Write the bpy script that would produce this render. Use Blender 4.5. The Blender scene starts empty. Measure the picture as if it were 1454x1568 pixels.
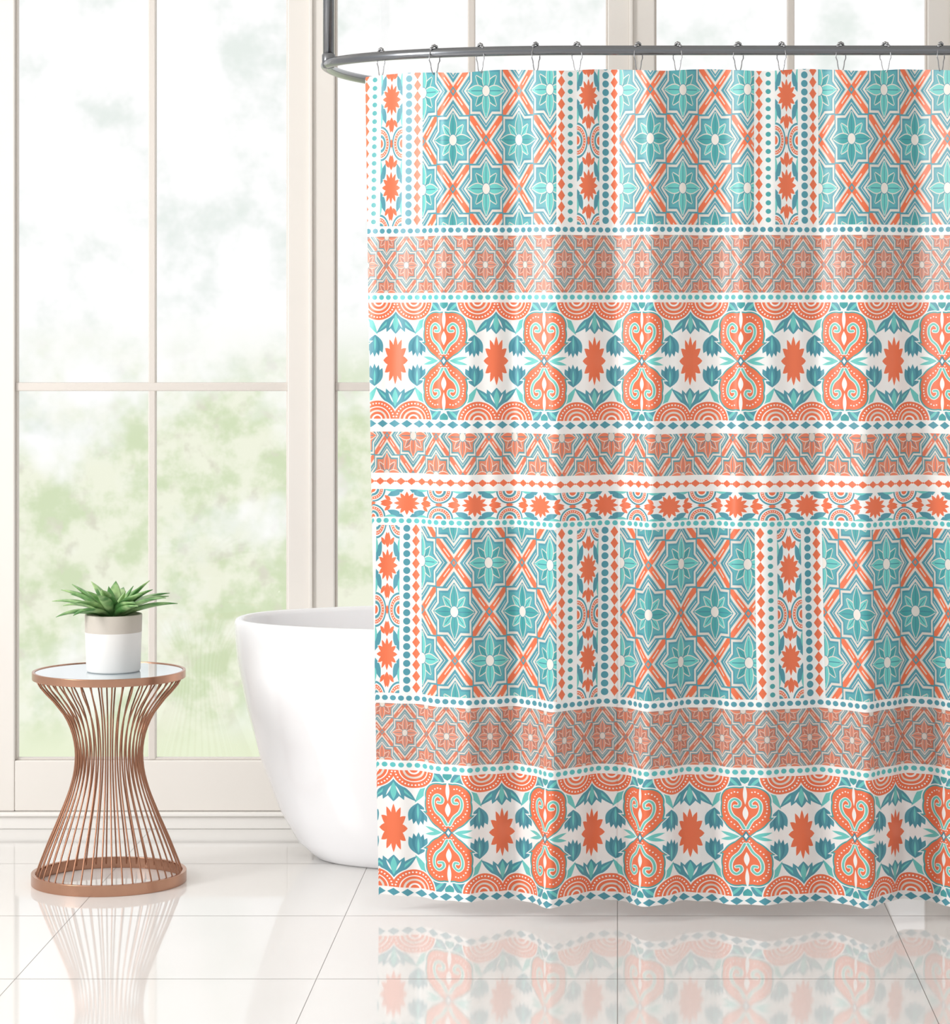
import bpy, bmesh, math, random
import numpy as np
from mathutils import Vector, Matrix
random.seed(4)
F=4400.0; CX=945.0; CY=480.0; CAMH=1.327
scene=bpy.context.scene
scene.view_settings.view_transform='Standard'
scene.view_settings.look='None'

# ------------------------------------------------------------ helpers
def lin(c):
    return tuple(((v/255)/12.92 if v/255<=0.04045 else ((v/255+0.055)/1.055)**2.4) for v in c)+(1.0,)
def mat(name,col,rough=0.5,metal=0.0,spec=0.5,noise=0.0,nscale=20,coat=0.0,bump=0.0):
    m=bpy.data.materials.new(name); m.use_nodes=True
    nt=m.node_tree; b=nt.nodes['Principled BSDF']
    b.inputs['Roughness'].default_value=rough
    b.inputs['Metallic'].default_value=metal
    b.inputs['Specular IOR Level'].default_value=spec
    b.inputs['Coat Weight'].default_value=coat
    c=lin(col)
    b.inputs['Base Color'].default_value=c
    if noise>0 or bump>0:
        tc=nt.nodes.new('ShaderNodeTexCoord')
        n=nt.nodes.new('ShaderNodeTexNoise'); n.inputs['Scale'].default_value=nscale
        nt.links.new(tc.outputs['Object'],n.inputs['Vector'])
        if noise>0:
            mx=nt.nodes.new('ShaderNodeMix'); mx.data_type='RGBA'
            mx.inputs[6].default_value=tuple(max(0,v*(1-noise)) for v in c[:3])+(1,)
            mx.inputs[7].default_value=tuple(min(1,v*(1+noise)) for v in c[:3])+(1,)
            nt.links.new(n.outputs['Fac'],mx.inputs[0])
            nt.links.new(mx.outputs[2],b.inputs['Base Color'])
        if bump>0:
            bp=nt.nodes.new('ShaderNodeBump'); bp.inputs['Strength'].default_value=bump
            bp.inputs['Distance'].default_value=0.002
            nt.links.new(n.outputs['Fac'],bp.inputs['Height'])
            nt.links.new(bp.outputs['Normal'],b.inputs['Normal'])
    return m
def obj_from(name,verts,faces,material=None,smooth=False,parent=None):
    me=bpy.data.meshes.new(name); me.from_pydata([tuple(v) for v in verts],[],faces); me.update()
    bm=bmesh.new(); bm.from_mesh(me); bmesh.ops.recalc_face_normals(bm,faces=bm.faces); bm.to_mesh(me); bm.free()
    if smooth: me.shade_smooth()
    o=bpy.data.objects.new(name,me); bpy.context.collection.objects.link(o)
    if material: me.materials.append(material)
    if parent: o.parent=parent
    return o
class Geo:
    def __init__(s): s.v=[]; s.f=[]
    def add(s,v,f):
        b=len(s.v); s.v+=list(v); s.f+=[tuple(i+b for i in q) for q in f]
    def box(s,x0,x1,y0,y1,z0,z1):
        v=[(x,y,z) for z in (z0,z1) for y in (y0,y1) for x in (x0,x1)]
        s.add(v,[(0,1,3,2),(4,6,7,5),(0,4,5,1),(2,3,7,6),(0,2,6,4),(1,5,7,3)])
    def lathe(s,prof,cx,cy,n=64,closed=False):
        v=[];f=[]
        for r,z in prof:
            for i in range(n):
                a=2*math.pi*i/n; v.append((cx+r*math.cos(a),cy+r*math.sin(a),z))
        m=len(prof); rng=m if closed else m-1
        for j in range(rng):
            k=(j+1)%m
            for i in range(n):
                i2=(i+1)%n; f.append((j*n+i,j*n+i2,k*n+i2,k*n+i))
        s.add(v,f)
    def tube(s,pts,r,n=10,closed=False,caps=True):
        pts=[Vector(p) for p in pts]; m=len(pts)
        v=[];f=[]
        T=[]
        for i in range(m):
            if closed: t=pts[(i+1)%m]-pts[i-1]
            else: t=pts[min(i+1,m-1)]-pts[max(i-1,0)]
            T.append(t.normalized())
        ref=Vector((0,0,1)) if abs(T[0].z)<0.9 else Vector((1,0,0))
        nrm=(ref-T[0]*ref.dot(T[0])).normalized()
        for i in range(m):
            nrm=(nrm-T[i]*nrm.dot(T[i])).normalized(); bn=T[i].cross(nrm)
            for k in range(n):
                a=2*math.pi*k/n; v.append(pts[i]+nrm*(r*math.cos(a))+bn*(r*math.sin(a)))
        for i in range(m if closed else m-1):
            j=(i+1)%m
            for k in range(n):
                k2=(k+1)%n; f.append((i*n+k,i*n+k2,j*n+k2,j*n+k))
        if not closed and caps:
            f.append(tuple(range(n))); f.append(tuple((m-1)*n+k for k in range(n)))
        s.add(v,f)
    def ball(s,c,r,n=10,m=6):
        prof=[(r*math.sin(math.pi*j/m)+1e-5,c[2]-r*math.cos(math.pi*j/m)) for j in range(m+1)]
        s.lathe(prof,c[0],c[1],n)
    def make(s,name,material,smooth=False,parent=None):
        return obj_from(name,s.v,s.f,material,smooth,parent)
def empty(name,loc=(0,0,0)):
    e=bpy.data.objects.new(name,None); bpy.context.collection.objects.link(e); e.location=(0,0,0); return e
def bevel(o,w=0.003,seg=2):
    m=o.modifiers.new('bevel','BEVEL'); m.width=w; m.segments=seg; m.limit_method='ANGLE'

# ------------------------------------------------------------ curtain print (generated mathematically)
CORAL=(238,118,78); TEAL=(82,154,170); DTEAL=(68,138,156); AQUA=(110,202,196)
GREI=(228,219,210); WHITE=(246,245,243); BRN=(206,124,100); GRN=(74,166,168)
R=4; W=303; H=726
xs=(np.arange(W*R)+0.5)/R; ys=(np.arange(H*R)+0.5)/R
IMG=np.ones((H*R,W*R,3),dtype=np.float32)*np.array(WHITE,dtype=np.float32)/255
def region(y0,y1):
    a=int(round(y0*R)); b=int(round(y1*R))
    X,Y=np.meshgrid(xs,ys[a:b]); return IMG[a:b],X.astype(np.float32),Y.astype(np.float32)
def paint(T,d,col):
    al=np.clip(0.5-d*R*0.9,0,1)[...,None]
    T[...]=T*(1-al)+np.array(col,dtype=np.float32)/255*al
def per(v,p): return (v+p/2)%p-p/2
def lens(x,y,p0,p1,w,tear=0.0):
    dx=p1[0]-p0[0]; dy=p1[1]-p0[1]; L=math.hypot(dx,dy); ux,uy=dx/L,dy/L
    t=((x-p0[0])*ux+(y-p0[1])*uy)/L; s=-(x-p0[0])*uy+(y-p0[1])*ux
    tc=np.clip(t,0,1); ww=w*np.sin(np.pi*tc**(1+tear))
    return np.where((t<0)|(t>1),3.0,np.abs(s)-ww)
def seg(x,y,p0,p1,w):
    dx=p1[0]-p0[0]; dy=p1[1]-p0[1]; L2=dx*dx+dy*dy
    t=np.clip(((x-p0[0])*dx+(y-p0[1])*dy)/L2,0,1)
    return np.hypot(x-p0[0]-t*dx,y-p0[1]-t*dy)-w
def poly(x,y,pts,w):
    d=seg(x,y,pts[0],pts[1],w)
    for a,b in zip(pts[1:],pts[2:]): d=np.minimum(d,seg(x,y,a,b,w))
    return d
def lattice(T,x,y,cw,ch,pal,clip):
    xi=x/cw; yi=y/ch
    a=(xi+yi)/2; b=(xi-yi)/2
    ra=np.round(a); rb=np.round(b); u=a-ra; v=b-rb
    X=u+v; Y=u-v; par=((ra-rb)%2)
    S=(cw+ch)/2
    ax,ay=np.abs(X),np.abs(Y)
    e=(1-ax-ay)/1.4142; t=np.abs(ax-ay)/1.4142
    s=np.minimum(np.maximum(ax,ay),(ax+ay)/1.4142)
    r=np.hypot(X,Y); th=np.arctan2(Y,X)
    def P(d,c): paint(T,np.maximum(d*S,clip),c)
    P(X*0-1,pal['bg'])
    P(e-0.27,pal['s3']); P(e-0.222,pal['line']); P(e-0.182,pal['s2']); P(e-0.122,pal['line']); P(e-0.066,pal['x'])
    P(np.maximum(e-0.014,np.abs(t-0.42)-0.12),pal['line'])
    kx=np.where(ax>ay,1-ax,1-ay); ky=np.where(ax>ay,ay,ax)
    P(kx+ky-0.10,pal['s2']); P(kx+ky-0.055,pal['x'])
    P(s-0.510,pal['s2']); P(s-0.475,pal['line']); P(s-0.425,pal['s2']); P(s-0.385,pal['star'])
    for k,(off,L,w) in enumerate(((math.pi/4,0.44,0.076),(0,0.56,0.100))):
        ang=(th-off+math.pi/4)%(math.pi/2)-math.pi/4
        px=r*np.cos(ang); py=np.abs(r*np.sin(ang))
        tt=np.clip(px/L,0,1); ww=w*np.sin(np.pi*tt**0.9)
        d=np.where((px>L)|(px<0),0.1,py-ww)
        P(d-0.022,pal['line'])
        col0=pal['p1'] if k else pal['p2']; col1=pal['q1'] if k else pal['q2']
        P(np.where(par<0.5,d,0.1),col0); P(np.where(par<0.5,0.1,d),col1)
        P(np.where((px>L*0.8)|(px<0.12),0.1,py-0.009),pal['vein'])
    P(r-0.125,pal['s2']); P(r-0.11,pal['c'])
PALP=dict(bg=AQUA,line=GREI,s2=TEAL,s3=GRN,x=CORAL,star=(92,172,180),p1=AQUA,p2=GRN,q1=GRN,q2=AQUA,vein=DTEAL,c=(238,230,222))
PALC=dict(bg=GREI,line=(226,210,199),s2=(116,154,163),s3=BRN,x=(213,122,94),star=BRN,p1=(221,145,122),p2=(202,124,101),q1=(228,133,102),q2=BRN,vein=(115,126,132),c=GREI)
PALD=dict(bg=GREI,line=(231,220,210),s2=(92,154,166),s3=BRN,x=(228,122,90),star=(219,134,105),p1=(233,129,96),p2=BRN,q1=(237,132,98),q2=BRN,vein=DTEAL,c=GREI)
def burst(X,Y,rx,ry,n,amp=0.2,ph=0.0):
    r=np.hypot(X/rx,Y/ry); th=np.arctan2(Y/ry,X/rx)
    tri=np.abs(((th*n/(2*np.pi)+ph)%1)-0.5)*2
    return (r-(1-amp)-amp*tri)*min(rx,ry)
def strip(T,A,B,clip,f=1.0):
    hw=21.5; p=101
    def P(d,c): paint(T,np.maximum(d*f,clip),c)
    P(A*0-1,WHITE)
    aa=np.abs(A); bb=np.abs(B)
    ra=np.hypot(aa-hw,bb-p/2); rr=hw*0.93
    P(ra-rr,TEAL); P(ra-rr*0.88,WHITE); P(ra-rr*0.80,CORAL); P(ra-rr*0.60,GREI); P(ra-rr*0.50,TEAL); P(ra-rr*0.34,WHITE); P(ra-rr*0.24,CORAL)
    an=np.arctan2(bb-p/2,aa-hw); k=per(an*rr*0.70,3.4)
    P(np.hypot(ra-rr*0.70,k)-0.9,WHITE)
    P(burst(aa,bb-p/2,3.0,6,8,0.35),CORAL)
    P(lens(aa,bb,(hw*0.98,4),(hw*0.52,28),5.0),TEAL)
    P(lens(aa,bb,(hw*0.98,14),(hw*0.98,32),3.2),AQUA)
    P(lens(aa,bb,(0,20),(2,38),4.2),CORAL)
    P(lens(aa,bb,(4,23),(12,32),2.8),CORAL)
    P(burst(A,B,18.5,19,12,0.36)-1.0,WHITE)
    P(burst(A,B,18,18.5,12,0.38),CORAL)
T,X,Y=region(0,262)
pc=178.5
clip=np.maximum(np.abs(X-pc)-103.5,1.5-Y)
lattice(T,X-174,Y-55.5,49.2,75.3,PALP,clip)
SX=27.0
cs=np.maximum(np.abs(X-SX)-17.0,1.5-Y)
strip(T,(X-SX)*21.5/17.0,per(Y-64,138)*101/138,cs,0.8)
dsp=262/20.0
paint(T,np.hypot(per(X,W),per(Y-6,dsp))-3.8,GRN)
paint(T,np.hypot((X-54),per(Y-6,dsp)*0.92)-4.9,TEAL)
ds2=262/15.0
for xx in (67,289.5):
    paint(T,(np.abs(X-xx)/5.4+np.abs(per(Y-8,ds2))/8.7-1)*4.2,CORAL)
T,X,Y=region(262,278)
paint(T,np.hypot(per(X-3,W/28.0),(Y-269.5))-4.0,TEAL)
T,X,Y=region(278,366)
lattice(T,X-112,Y-323,30.3,44,PALC,Y*0-1)
T,X,Y=region(366,381)
paint(T,np.hypot(per(X-3,W/28.0),(Y-373))-3.8,(94,192,194))
# scroll band
def spiral_pts(cx,cy,r0,r1,a0,turn,n=30):
    return [(cx+(r0+(r1-r0)*i/n)*math.cos(a0+turn*i/n),cy+(r0+(r1-r0)*i/n)*math.sin(a0+turn*i/n)) for i in range(n+1)]
T,X,Y=region(381,562)
px=per(X-112,151.5); ax=np.abs(px); y=Y-471; ay=np.abs(y)
def P(d,c): paint(T,d,c)
P(lens(ax,ay,(2,68),(32,98),10),TEAL)
P(lens(ax,ay,(5,74),(24,93),2.2),AQUA)
P(lens(ax,ay,(0,80),(4,94),4),GRN)
P(lens(ax,ay,(22,84),(48,40),5.0),AQUA)
P(lens(ax,ay,(50,68),(66,66),4),TEAL)
P(lens(ax,ay,(76,72),(46,42),5.0),TEAL)
P(lens(ax,ay,(76,72),(50,46),1.6),AQUA)
P(lens(ax,ay,(75.75,80),(75.75,41),11),TEAL)
P(lens(ax,ay,(75.75,78),(62,44),6.0),TEAL)
P(lens(ax,ay,(75.75,72),(75.75,44),4),AQUA)
P(lens(ax,ay,(73,66),(66,50),1.2),WHITE)
for q,c,w in (((31,12),TEAL,6.0),((56,12),TEAL,6.0),((37,7),DTEAL,4.6),((50,7),DTEAL,4.6),((43.5,5),TEAL,4.6)):
    P(lens(ax,ay,(44,40),q,w),c)
P(lens(ax,ay,(44,38),(44,14),1.5),AQUA)
P(lens(ax,ay,(8,0),(34,6),2.6),AQUA)
rx,ry=49,92
rr=np.hypot(ax-rx,ay-ry); an=np.arctan2(ay-ry,ax-rx)
P(rr-31,WHITE); P(rr-29.2,CORAL)
P(np.hypot(rr-25.0,per(an*25.0,4.6))-1.25,WHITE)
P(np.abs(rr-19.5)-0.8,WHITE); P(np.abs(rr-13.5)-1.5,GREI); P(np.abs(rr-7.0)-1.3,WHITE)
# medallion: four coral scrolls meeting at a waist (figure of eight)
def ell(cx,cy,a,b):
    return (np.hypot((ax-cx)/a,(ay-cy)/b)-1)*min(a,b)
neck=np.maximum(np.maximum(ax-5-ay*1.10,ay-28),0-ay)
shape=np.minimum(np.minimum(ell(0,40,33.5,35),ell(12,54,21,21)),neck)
P(shape-2.6,WHITE); P(shape-0.9,GRN); P(shape+1.1,CORAL)
# ribbon following the S of each scroll
S1=[(1.5,3),(6,12),(15,22),(22,30),(26,40),(26,50),(22,60),(14,64),(7,60),(4.5,52),(8,45),(14,44),(17,49),(14,54)]
def smoothpts(pp,k=5):
    out=[]
    for i in range(len(pp)-1):
        p0=pp[max(i-1,0)];p1=pp[i];p2=pp[i+1];p3=pp[min(i+2,len(pp)-1)]
        for q in range(k):
            t=q/k
            out.append(tuple(0.5*((2*p1[d])+(-p0[d]+p2[d])*t+(2*p0[d]-5*p1[d]+4*p2[d]-p3[d])*t*t+(-p0[d]+3*p1[d]-3*p2[d]+p3[d])*t**3) for d in (0,1)))
    out.append(pp[-1]); return out
S2=smoothpts([(2,12),(8,24),(16,32),(20,42),(19,52),(13,57),(7,52),(8,46),(13,46)],4)
P(poly(ax,ay,S2,2.7),WHITE); P(poly(ax,ay,S2,1.6),(118,200,188))
S1=smoothpts([(4,7),(10,15),(18,22),(25,31),(28,42),(26.5,54),(21,63),(13,68),(6,66)],6)
L=0; last=S1[0]
for p in S1:
    if math.hypot(p[0]-last[0],p[1]-last[1])>=3.9 or p is S1[0]:
        P(np.hypot(ax-p[0],ay-p[1])-1.1,WHITE); last=p
P(lens(ax,ay,(0,24),(0,46),3.6),WHITE)
P(lens(ax,ay,(0,48),(0,80),2.6),WHITE)
P(ax+ay*0.6-5,DTEAL); P(ax+ay*0.6-2.6,WHITE)
bx=per(X-112-75.75,151.5)
P(burst(bx,y,18.8,38,12,0.32)-2,WHITE); P(burst(bx,y,18.2,37.5,12,0.34),CORAL)
T,X,Y=region(562,584)
T[...]=np.array(WHITE,dtype=np.float32)/255
paint(T,(np.abs(per(X,W/17.0))/8.0+np.abs(Y-569.5)/5.8-1)*4.6,TEAL)
T,X,Y=region(582,646)
lattice(T,X+13,Y-588,37.875,60,PALD,Y*0-1)
T,X,Y=region(646,672)
paint(T,(np.abs(per(X,W/20.0))/6.8+np.abs(Y-659)/5.6-1)*4.2,CORAL)
paint(T,np.hypot(per(X-W/40.0,W/20.0),Y-659)-1.3,CORAL)
T,X,Y=region(671,715)
strip(T,Y-693,per(X-54,101),np.abs(Y-693)-21.5)
T,X,Y=region(715,726)
paint(T,np.hypot(per(X-3,W/28.0),(Y-720.3))-3.8,(94,192,194))
img=bpy.data.images.new('curtain_print',W*R,H*R,alpha=False)
px4=np.ones((H*R,W*R,4),dtype=np.float32); px4[...,:3]=IMG[::-1]
img.pixels.foreach_set(px4.ravel()); img.update(); img.pack()

# ------------------------------------------------------------ shower ring geometry
RZ=1.903; XL=-0.68; YC=6.71; BF=0.42; BB=0.60; AF=0.60; AB=0.30; XR=1.25
def rodY(X):
    c=XL+AF
    if X<c: return YC-BF*math.sqrt(max(0,1-((X-c)/AF)**2))
    c2=XR-0.35
    if X>c2: return YC-BF*math.sqrt(max(0,1-((X-c2)/0.35)**2))
    return YC-BF

# ------------------------------------------------------------ curtain
nx=900; nz=160
K=F/(YC-BF)
ZT=CAMH+(CY-105)/K; ZB=0.036
hooks=[583,665,735,820,883,977,1037,1130,1196,1287,1355,1440,1505,1592,1660]
ctrlx=[hooks[0]-50]+[(hooks[i]+hooks[i+1])/2 for i in range(len(hooks)-1)]+[1720,1760,1800,1850]
ctrlp=[math.pi*(i-2) for i in range(len(ctrlx))]
UU=np.linspace(0,1,nx)
verts=[];uvs=[]
XE=1.12
for j in range(nz+1):
    t=j/nz
    x0=-0.566+0.036*t
    arc=0; prev=None; row=[]
    amp=0.016+0.028*(t**1.1)
    Xs=x0+(XE-x0)*UU; P_=CX+Xs*K
    wob=8*np.sin(3.1*t+P_*0.011)*t+5*np.sin(P_*0.023+1.0)*t
    ph=np.interp(P_+wob,ctrlx,ctrlp)
    ker=np.ones(31)/31; ph=np.convolve(np.pad(ph,15,mode='edge'),ker,mode='valid')
    amod=1+0.35*np.sin(P_*0.013+1.7+t*0.8)
    off=-amp*amod*(np.cos(ph)+0.28*np.cos(2*ph+0.6)*(0.5+0.5*t))
    off+=(0.0040+0.004*t)*np.sin(2*ph+1.0+1.2*t)+(0.0020+0.004*t)*np.sin(ph*3.3+2+2.2*t)
    off+=0.008*t*np.sin(ph*0.41+2.0*t)
    for i in range(nx):
        X=Xs[i]
        base=rodY(X)
        if X<0: base=base*(1-0.5*t)+(YC-BF+0.015)*(0.5*t)
        drop=0.0060*(0.5+0.5*math.cos(ph[i]))*max(0,1-t*12)
        z=ZT-drop+(ZB-ZT)*t
        z+=0.0035*t**6*math.sin(ph[i]*1.0+0.9)
        if i==0: z-=0.004
        if prev is not None: arc+=math.hypot(X-prev[0],(off[i]-prev[1])*0.75)
        prev=(X,off[i]); row.append((X,base+off[i],z,arc))
    Xa=(873-CX)/K
    asr=[r[3] for r in row]
    aa=np.interp(Xa,Xs,asr); ae=np.interp(0.728,Xs,asr)
    k=(0.728-Xa)/(ae-aa)*K
    for r in row:
        verts.append(r[:3])
        ypx=CY+(CAMH-(ZT+(ZB-ZT)*t if t>0.5 else r[2]))*K
        uvs.append((((r[3]-aa)*k)/W, 1-(ypx-82)/H))
faces=[(j*nx+i,(j+1)*nx+i,(j+1)*nx+i+1,j*nx+i+1) for j in range(nz) for i in range(nx-1)]
me=bpy.data.meshes.new('shower_curtain'); me.from_pydata(verts,[],faces); me.update()
uvl=me.uv_layers.new(name='UVMap'); ua=np.array(uvs,dtype=np.float32)
li=np.zeros(len(me.loops),dtype=np.int32); me.loops.foreach_get('vertex_index',li)
uvl.data.foreach_set('uv',ua[li].ravel()); me.shade_smooth()
curt=bpy.data.objects.new('shower_curtain',me); bpy.context.collection.objects.link(curt)
m=bpy.data.materials.new('printed_fabric'); m.use_nodes=True; nt=m.node_tree; b=nt.nodes['Principled BSDF']
tex=nt.nodes.new('ShaderNodeTexImage'); tex.image=img; tex.extension='REPEAT'; tex.interpolation='Linear'
uvn=nt.nodes.new('ShaderNodeUVMap'); uvn.uv_map='UVMap'
nt.links.new(uvn.outputs[0],tex.inputs[0]); nt.links.new(tex.outputs[0],b.inputs['Base Color'])
b.inputs['Roughness'].default_value=0.38; b.inputs['Specular IOR Level'].default_value=0.5
tr=nt.nodes.new('ShaderNodeBsdfTranslucent'); nt.links.new(tex.outputs[0],tr.inputs[0])
mx=nt.nodes.new('ShaderNodeMixShader'); mx.inputs[0].default_value=0.05
out=nt.nodes['Material Output']
nt.links.new(b.outputs[0],mx.inputs[1]); nt.links.new(tr.outputs[0],mx.inputs[2]); nt.links.new(mx.outputs[0],out.inputs[0])
me.materials.append(m)

# ------------------------------------------------------------ rod + post
steel=mat('brushed_steel',(128,130,134),0.22,1.0)
chrome=mat('chrome_wire',(160,160,162),0.15,1.0)
pts=[]
n=40
for i in range(n+1):
    a=math.pi/2*i/n; pts.append((XL+AF-AF*math.cos(a),YC-BF*math.sin(a),RZ))
pts+=[(x,YC-BF,RZ) for x in (0.2,0.5,0.8)]
for i in range(n+1):
    a=math.pi/2*i/n; pts.append((XR-0.35+0.35*math.sin(a),YC-BF*math.cos(a),RZ))
for i in range(1,n+1):
    a=math.pi/2*i/n; pts.append((XR-0.35+0.35*math.cos(a),YC+BB*math.sin(a),RZ))
pts+=[(x,YC+BB,RZ) for x in (0.6,0.3,0.0)]
for i in range(n):
    a=math.pi/2*i/n; pts.append((XL+AB-AB*math.sin(a),YC+BB*math.cos(a),RZ))
CEIL=2.75
rodE=empty('shower_curtain_rod')
g=Geo(); g.tube(pts,0.0108,18,closed=True); g.make('oval_ring',steel,True,rodE)
for k,(px_,py_) in enumerate(((XL+0.014,YC-0.08),(XR-0.004,YC))):
    g=Geo(); g.tube([(px_,py_,z) for z in (RZ-0.0,RZ+0.3,CEIL-0.005)],0.0130,18)
    g.lathe([(0.001,CEIL-0.012),(0.04,CEIL-0.012),(0.042,CEIL-0.006),(0.042,CEIL),(0.001,CEIL)],px_,py_,32)
    g.lathe([(0.013,RZ+0.024),(0.0155,RZ+0.02),(0.0155,RZ-0.004),(0.012,RZ-0.010),(0.001,RZ-0.012)],px_,py_,24)
    g.make('ceiling_post_%d'%(k+1),steel,True,rodE)
g=Geo()
for hx in hooks:
    X=(hx-CX)/K
    if X<-0.2:
        for _ in range(5): X=(hx-CX)*rodY(X)/F
    Y=rodY(X); yaw=math.radians(random.uniform(35,55))*random.choice((-1,1))
    cxn,sn=math.sin(yaw),math.cos(yaw)
    lp=[]
    zc=1.8865; hh=0.0315
    for i in range(28):
        a=2*math.pi*i/28
        rr=0.0145*math.cos(a)*(1.0 if math.sin(a)>-0.2 else 0.75); lp.append((X+rr*cxn,Y+rr*sn,zc+hh*math.sin(a)))
    g.tube(lp,0.0012,8,closed=True)
    for i in range(5):
        a=math.radians(50+20*i)
        g.ball((X+0.0145*math.cos(a)*cxn,Y+0.0145*math.cos(a)*sn,zc+hh*math.sin(a)+0.0015),0.0036,10,6)
g.make('shower_curtain_hooks',chrome,True)

# ------------------------------------------------------------ tub
tc=(-0.082,7.03)
prof=[(0.642,0.232,0.0),(0.655,0.243,0.006),(0.672,0.252,0.02),(0.700,0.265,0.045),(0.742,0.281,0.12),(0.790,0.300,0.248),(0.822,0.315,0.365),(0.845,0.326,0.48),(0.852,0.331,0.558),
 (0.852,0.332,0.576),(0.848,0.329,0.583),(0.841,0.322,0.585),(0.834,0.315,0.583),(0.829,0.310,0.574),(0.815,0.300,0.48),(0.785,0.283,0.36),(0.73,0.26,0.24),(0.62,0.22,0.15),(0.45,0.16,0.125),(0.2,0.07,0.12),(0.001,0.001,0.12)]
n=128; v=[];f=[]
for a,bb,z in prof:
    for i in range(n):
        th=2*math.pi*i/n; c,s=math.cos(th),math.sin(th); e=2/2.3
        v.append((tc[0]+a*math.copysign(abs(c)**e,c),tc[1]+bb*math.copysign(abs(s)**e,s),z))
for j in range(len(prof)-1):
    for i in range(n): f.append((j*n+i,j*n+(i+1)%n,(j+1)*n+(i+1)%n,(j+1)*n+i))
f.append(tuple(range(n)))
tub=obj_from('freestanding_bathtub',v,f,mat('white_acrylic',(250,250,252),0.12,0,0.5,coat=0.3),True)

# ------------------------------------------------------------ side table
TX=(167-CX)/(F/6.71); TY=6.71
tab=empty('wire_side_table')
rose=mat('rose_gold_metal',(188,144,120),0.26,1.0,noise=0.06,nscale=60)
rosew=mat('rose_gold_wire',(166,120,96),0.30,1.0,noise=0.06,nscale=60)
zt=0.494
ctrl=[(0.0,0.172),(0.077,0.146),(0.153,0.114),(0.23,0.086),(0.29,0.077),(0.34,0.083),(0.385,0.101),(0.425,0.131),(0.455,0.158),(0.473,0.168)]
zs=[c[0] for c in ctrl]; rs=[c[1] for c in ctrl]
def cr(z):
    for i in range(len(zs)-1):
        if zs[i]<=z<=zs[i+1]+1e-9:
            t=(z-zs[i])/(zs[i+1]-zs[i]); p0=rs[max(i-1,0)];p1=rs[i];p2=rs[i+1];p3=rs[min(i+2,len(rs)-1)]
            return 0.5*((2*p1)+(-p0+p2)*t+(2*p0-5*p1+4*p2-p3)*t*t+(-p0+3*p1-3*p2+p3)*t**3)
    return rs[-1]
g=Geo()
NW=44
for k in range(NW):
    a=2*math.pi*(k+0.5)/NW
    g.tube([(TX+cr(z)*math.cos(a),TY+cr(z)*math.sin(a),z+0.004) for z in np.linspace(0,0.472,30)],0.0019,8)
g.make('wire_cage',rosew,True,tab)
g=Geo()
g.lathe([(0.169,0.0),(0.179,0.0),(0.179,0.026),(0.169,0.026)],TX,TY,96,closed=True)
o=g.make('base_band',rose,False,tab); bevel(o,0.0012)
g=Geo()
g.lathe([(0.160,zt-0.018),(0.177,zt-0.018),(0.177,zt),(0.170,zt),(0.170,zt-0.010),(0.160,zt-0.010)],TX,TY,96,closed=True)
o=g.make('top_band',rose,False,tab); bevel(o,0.0012)
for o in tab.children:
    if 'band' in o.name:
        o.data.shade_smooth(); md=o.modifiers.new('wn','WEIGHTED_NORMAL')
g=Geo(); g.lathe([(0.0005,zt-0.009),(0.1695,zt-0.009),(0.1695,zt-0.002),(0.0005,zt-0.002)],TX,TY,96)
gl=mat('glass_top',(196,212,222),0.04,0.35,0.8,coat=1.0)
g.make('glass_top',gl,False,tab)

# ------------------------------------------------------------ plant
pl=empty('potted_succulent')
PX=(172.5-CX)/(F/6.70); PY=6.71; z0=zt-0.0015
g=Geo(); g.lathe([(0.0005,z0),(0.060,z0),(0.0625,z0+0.004),(0.0655,z0+0.092)],PX,PY,64)
g.make('pot_body',mat('pot_white_ceramic',(236,233,230),0.5,noise=0.02),True,pl)
g=Geo(); g.lathe([(0.0655,z0+0.092),(0.0665,z0+0.131),(0.0655,z0+0.133),(0.062,z0+0.133),(0.061,z0+0.117),(0.0005,z0+0.117)],PX,PY,64)
g.make('pot_band',mat('pot_beige_band',(200,191,181),0.6,noise=0.04,nscale=50),True,pl)
g=Geo(); g.lathe([(0.061,z0+0.118),(0.03,z0+0.125),(0.0005,z0+0.127)],PX,PY,32)
g.make('soil',mat('soil',(70,52,40),0.9,noise=0.4,nscale=200,bump=1),True,pl)
def leaf(g,az,L,el,curl,w,zb):
    N=14; v=[];f=[]
    x=0.008;z=0.0;ang=el
    cs=8
    pts=[]
    for i in range(N+1):
        pts.append((x,z,ang)); ang+=curl/N; x+=L/N*math.cos(ang); z+=L/N*math.sin(ang)
    for i,(x,z,an) in enumerate(pts):
        t=i/N
        ww=w*(0.55+0.9*t-0.2*t*t if t<0.45 else (0.9145)*max(0.01,(1-((t-0.45)/0.55)**1.7)))
        th=ww*0.28+0.0006
        for k in range(cs):
            q=2*math.pi*k/cs
            s=ww*math.cos(q); h=th*math.sin(q)+ (abs(math.cos(q))**2)*ww*0.35
            lx=x-h*math.sin(an); lz=z+h*math.cos(an)
            v.append((PX+lx*math.cos(az)-s*math.sin(az),PY+lx*math.sin(az)+s*math.cos(az),zb+lz))
    for i in range(N):
        for k in range(cs):
            f.append((i*cs+k,i*cs+(k+1)%cs,(i+1)*cs+(k+1)%cs,(i+1)*cs+k))
    f.append(tuple(N*cs+k for k in range(cs)))
    g.add(v,f)
g=Geo()
zb=z0+0.122
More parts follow.
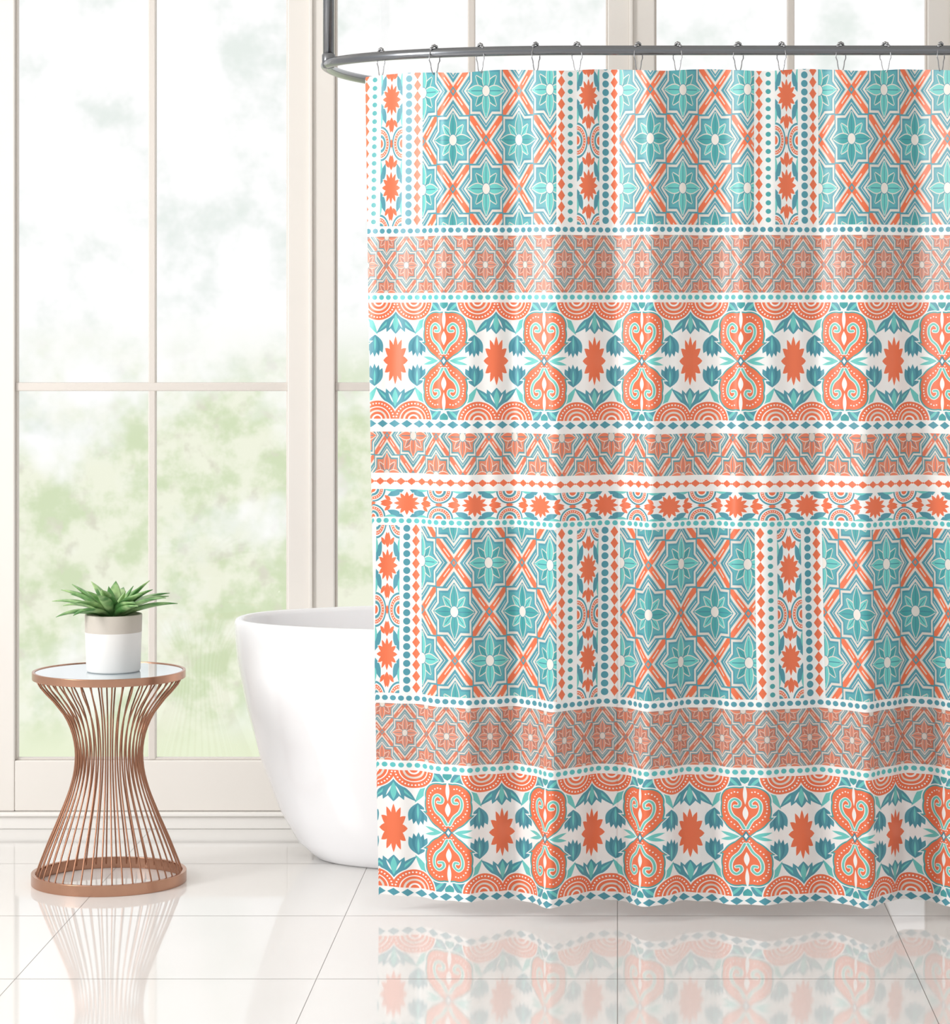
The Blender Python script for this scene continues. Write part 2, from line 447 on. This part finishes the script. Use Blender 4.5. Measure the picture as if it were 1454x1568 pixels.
for ring,(cnt,L,el,curl,w) in enumerate(((12,0.152,0.66,-0.75,0.0160),(10,0.136,0.88,-0.70,0.0185),(8,0.112,1.05,-0.55,0.0175),(5,0.080,1.3,-0.35,0.013))):
    for k in range(cnt):
        az=2*math.pi*(k+0.5*(ring%2)+random.uniform(-0.15,0.15))/cnt
        leaf(g,az,L*random.uniform(0.90,1.08),el+random.uniform(-0.13,0.13),curl+random.uniform(-0.2,0.2),w*random.uniform(0.85,1.1),zb)
lm=bpy.data.materials.new('succulent_leaf'); lm.use_nodes=True; nt=lm.node_tree; b=nt.nodes['Principled BSDF']
b.inputs['Roughness'].default_value=0.42
tcn=nt.nodes.new('ShaderNodeTexCoord'); nz_=nt.nodes.new('ShaderNodeTexNoise'); nz_.inputs['Scale'].default_value=28
rp=nt.nodes.new('ShaderNodeValToRGB'); rp.color_ramp.elements[0].color=lin((84,138,72)); rp.color_ramp.elements[1].color=lin((172,204,140))
rp.color_ramp.elements[0].position=0.38; rp.color_ramp.elements[1].position=0.68
nt.links.new(tcn.outputs['Object'],nz_.inputs['Vector']); nt.links.new(nz_.outputs['Fac'],rp.inputs[0]); nt.links.new(rp.outputs[0],b.inputs['Base Color'])
g.make('leaves',lm,True,pl)

# ------------------------------------------------------------ room shell
WY=7.40; WK=F/WY
def wx(p): return (p-CX)/WK
def wz(p): return CAMH-(p-CY)/WK
ZTOP=2.52
wood=mat('painted_frame',(231,226,220),0.45,noise=0.015,nscale=6)
wood2=mat('painted_muntin',(219,212,205),0.45,noise=0.015,nscale=6)
pane=bpy.data.materials.new('window_glass'); pane.use_nodes=True; nt=pane.node_tree
for nn in list(nt.nodes):
    if nn.type!='OUTPUT_MATERIAL': nt.nodes.remove(nn)
o_=nt.nodes['Material Output']; t_=nt.nodes.new('ShaderNodeBsdfTransparent'); g_=nt.nodes.new('ShaderNodeBsdfGlossy'); g_.inputs['Roughness'].default_value=0.02
mm=nt.nodes.new('ShaderNodeMixShader'); mm.inputs[0].default_value=0.03
nt.links.new(t_.outputs[0],mm.inputs[1]); nt.links.new(g_.outputs[0],mm.inputs[2]); nt.links.new(mm.outputs[0],o_.inputs[0])
PW=490/WK
b0=wx(-14)
idx=1
for k in range(-3,6):
    xl=b0+k*PW; xr=xl+PW
    E=empty('window_%d'%idx); idx+=1
    st=36/WK
    g=Geo()
    gl0=xl+st; gl1=xr-st; gap=0.003
    zt_=ZTOP; zbm=wz(1165)
    g.box(xl+gap,gl0,WY-0.0,WY+0.05,0.045,zt_)
    g.box(gl1,xr-gap,WY-0.0,WY+0.05,0.045,zt_)
    g.box(gl0,gl1,WY+0.002,WY+0.048,0.045,zbm)
    g.box(gl0,gl1,WY+0.002,WY+0.048,zt_-0.09,zt_)
    o=g.make('sash',wood,False,E); bevel(o,0.003)
    g=Geo()
    mxc=(gl0+gl1)/2
    g.box(mxc-0.0095,mxc+0.0095,WY+0.014,WY+0.040,zbm,zt_-0.09)
    g.box(gl0,gl1,WY+0.012,WY+0.042,wz(599),wz(586))
    o=g.make('muntins',wood2,False,E); bevel(o,0.003)
    g=Geo(); bw=0.005
    g.box(gl0,gl0+bw,WY+0.016,WY+0.038,zbm,zt_-0.09); g.box(gl1-bw,gl1,WY+0.016,WY+0.038,zbm,zt_-0.09)
    g.box(gl0+bw,gl1-bw,WY+0.016,WY+0.038,zbm,zbm+bw)
    o=g.make('glazing_bead',wood2,False,E); bevel(o,0.0015)
    g=Geo(); g.box(gl0-0.005,gl1+0.005,WY+0.024,WY+0.028,zbm-0.005,zt_-0.085)
    g.make('pane',pane,False,E)
    g=Geo(); g.box(xr-0.0045,xr+0.0045,WY-0.010,WY+0.03,0.045,zt_)
    o=g.make('astragal',wood,False,E); bevel(o,0.002)
XA=b0-3*PW; XB=b0+6*PW
g=Geo(); g.box(XA,XB,WY-0.018,WY+0.06,0.034,0.044); g.box(XA,XB,WY-0.006,WY+0.06,0.0,0.034)
o=g.make('trim_1',mat('threshold',(238,235,231),0.4,noise=0.01),False); bevel(o,0.003)
wallm=mat('wall_paint',(240,238,234),0.8,noise=0.01,bump=0.05)
g=Geo(); g.box(XA,XB,WY-0.02,WY+0.12,ZTOP,CEIL); g.make('wall_back',wallm)
g=Geo(); g.box(XA,XB,3.6,WY+0.12,CEIL,CEIL+0.1); g.make('ceiling',wallm)
# floor
fm=bpy.data.materials.new('polished_tile'); fm.use_nodes=True; nt=fm.node_tree; b=nt.nodes['Principled BSDF']
geo=nt.nodes.new('ShaderNodeNewGeometry'); sp=nt.nodes.new('ShaderNodeSeparateXYZ'); nt.links.new(geo.outputs['Position'],sp.inputs[0])
def M(op,a,b_=None,clamp=False):
    nd=nt.nodes.new('ShaderNodeMath'); nd.operation=op; nd.use_clamp=clamp
    for i,q in enumerate((a,b_)):
        if q is None: continue
        if isinstance(q,(int,float)): nd.inputs[i].default_value=q
        else: nt.links.new(q,nd.inputs[i])
    return nd.outputs[0]
def dist(sock,off,p):
    t=M('ADD',sock,off+p*40); t=M('MODULO',t,p); t=M('SUBTRACT',t,p/2); t=M('ABSOLUTE',t); return M('SUBTRACT',p/2,t)
dx=dist(sp.outputs['X'],0.0,0.6); dy=dist(sp.outputs['Y'],-5.73,0.6)
gd=M('MINIMUM',dx,M('MULTIPLY',dy,0.45))
mask=M('LESS_THAN',gd,0.0008)
nz2=nt.nodes.new('ShaderNodeTexNoise'); nz2.inputs['Scale'].default_value=1.5; nt.links.new(geo.outputs['Position'],nz2.inputs['Vector'])
c1=nt.nodes.new('ShaderNodeMix'); c1.data_type='RGBA'; c1.inputs[6].default_value=lin((228,226,223)); c1.inputs[7].default_value=lin((238,236,234)); nt.links.new(nz2.outputs['Fac'],c1.inputs[0])
c2=nt.nodes.new('ShaderNodeMix'); c2.data_type='RGBA'; nt.links.new(mask,c2.inputs[0]); nt.links.new(c1.outputs[2],c2.inputs[6]); c2.inputs[7].default_value=lin((130,126,123))
nt.links.new(c2.outputs[2],b.inputs['Base Color'])
nt.links.new(M('ADD',M('MULTIPLY',mask,0.4),0.05),b.inputs['Roughness'])
b.inputs['Specular IOR Level'].default_value=0.5
g=Geo(); g.box(XA,XB,-1.0,WY+0.12,-0.1,0.0); g.make('floor',fm)

# ------------------------------------------------------------ world: bright blurred garden
w=bpy.data.worlds.new('garden_daylight'); scene.world=w; w.use_nodes=True; nt=w.node_tree
bg=nt.nodes['Background']; tcw=nt.nodes.new('ShaderNodeTexCoord')
sp=nt.nodes.new('ShaderNodeSeparateXYZ'); nt.links.new(tcw.outputs['Generated'],sp.inputs[0])
def noise(scale,detail,rough=0.5,off=(0,0,0),sc=(1,1,1)):
    mp=nt.nodes.new('ShaderNodeMapping'); mp.inputs['Location'].default_value=off; mp.inputs['Scale'].default_value=sc
    nt.links.new(tcw.outputs['Generated'],mp.inputs[0])
    n_=nt.nodes.new('ShaderNodeTexNoise'); n_.inputs['Scale'].default_value=scale; n_.inputs['Detail'].default_value=detail; n_.inputs['Roughness'].default_value=rough
    nt.links.new(mp.outputs[0],n_.inputs['Vector']); return n_.outputs['Fac']
def smooth(v,a,b_):
    mr=nt.nodes.new('ShaderNodeMapRange'); mr.interpolation_type='SMOOTHSTEP'; nt.links.new(v,mr.inputs[0])
    mr.inputs[1].default_value=a; mr.inputs[2].default_value=b_; return mr.outputs[0]
def mixc(f,a,b_):
    x=nt.nodes.new('ShaderNodeMix'); x.data_type='RGBA'; nt.links.new(f,x.inputs[0])
    for i,q in ((6,a),(7,b_)):
        if isinstance(q,tuple): x.inputs[i].default_value=q
        else: nt.links.new(q,x.inputs[i])
    return x.outputs[2]
def Mw(op,a,b_):
    nd=nt.nodes.new('ShaderNodeMath'); nd.operation=op
    for i,q in enumerate((a,b_)):
        if isinstance(q,(int,float)): nd.inputs[i].default_value=q
        else: nt.links.new(q,nd.inputs[i])
    return nd.outputs[0]
n1=noise(26,4,0.55,(1,4,2)); n2=noise(75,4,0.6,(3,1,2)); n3=noise(40,4,0.6,(7,3,1)); n4=noise(130,3,0.5,(2,8,1))
low=smooth(sp.outputs['Z'],0.004,-0.035)
fol=Mw('MULTIPLY',low,smooth(n1,0.30,0.56))
green=mixc(smooth(n2,0.40,0.64),lin((244,247,226)),lin((214,228,190)))
green=mixc(smooth(n4,0.56,0.76),green,lin((222,222,202)))
sky=mixc(smooth(n3,0.48,0.72),(1.05,1.05,1.05,1),lin((236,243,238)))
col=mixc(fol,sky,green)
grass=mixc(smooth(sp.outputs['Z'],-0.132,-0.150),col,lin((237,245,214)))
front=smooth(sp.outputs['Y'],0.55,0.85)
fin=mixc(front,(0.86,0.86,0.865,1),grass)
nt.links.new(fin,bg.inputs[0]); bg.inputs[1].default_value=1.0

# ------------------------------------------------------------ lamps
def area(name,loc,tgt,size,power,col=(1,1,1)):
    l=bpy.data.lights.new(name,'AREA'); l.shape='RECTANGLE'; l.size=size[0]; l.size_y=size[1]; l.energy=power; l.color=col
    o=bpy.data.objects.new(name,l); bpy.context.collection.objects.link(o); o.location=loc
    o.rotation_euler=(Vector(tgt)-Vector(loc)).to_track_quat('-Z','Y').to_euler(); return o
area('softbox_left',(-3.6,4.6,1.9),(0.3,6.4,1.0),(0.9,1.6),86,(1,0.998,0.992))

# ------------------------------------------------------------ camera
cam=bpy.data.cameras.new('camera'); co=bpy.data.objects.new('camera',cam); bpy.context.collection.objects.link(co)
co.location=(0,0,CAMH); co.rotation_euler=(math.pi/2,0,0)
cam.sensor_fit='HORIZONTAL'; cam.sensor_width=36; cam.lens=F/1454*36
cam.shift_x=(727-CX)/1454; cam.shift_y=-(784-CY)/1454
scene.camera=co
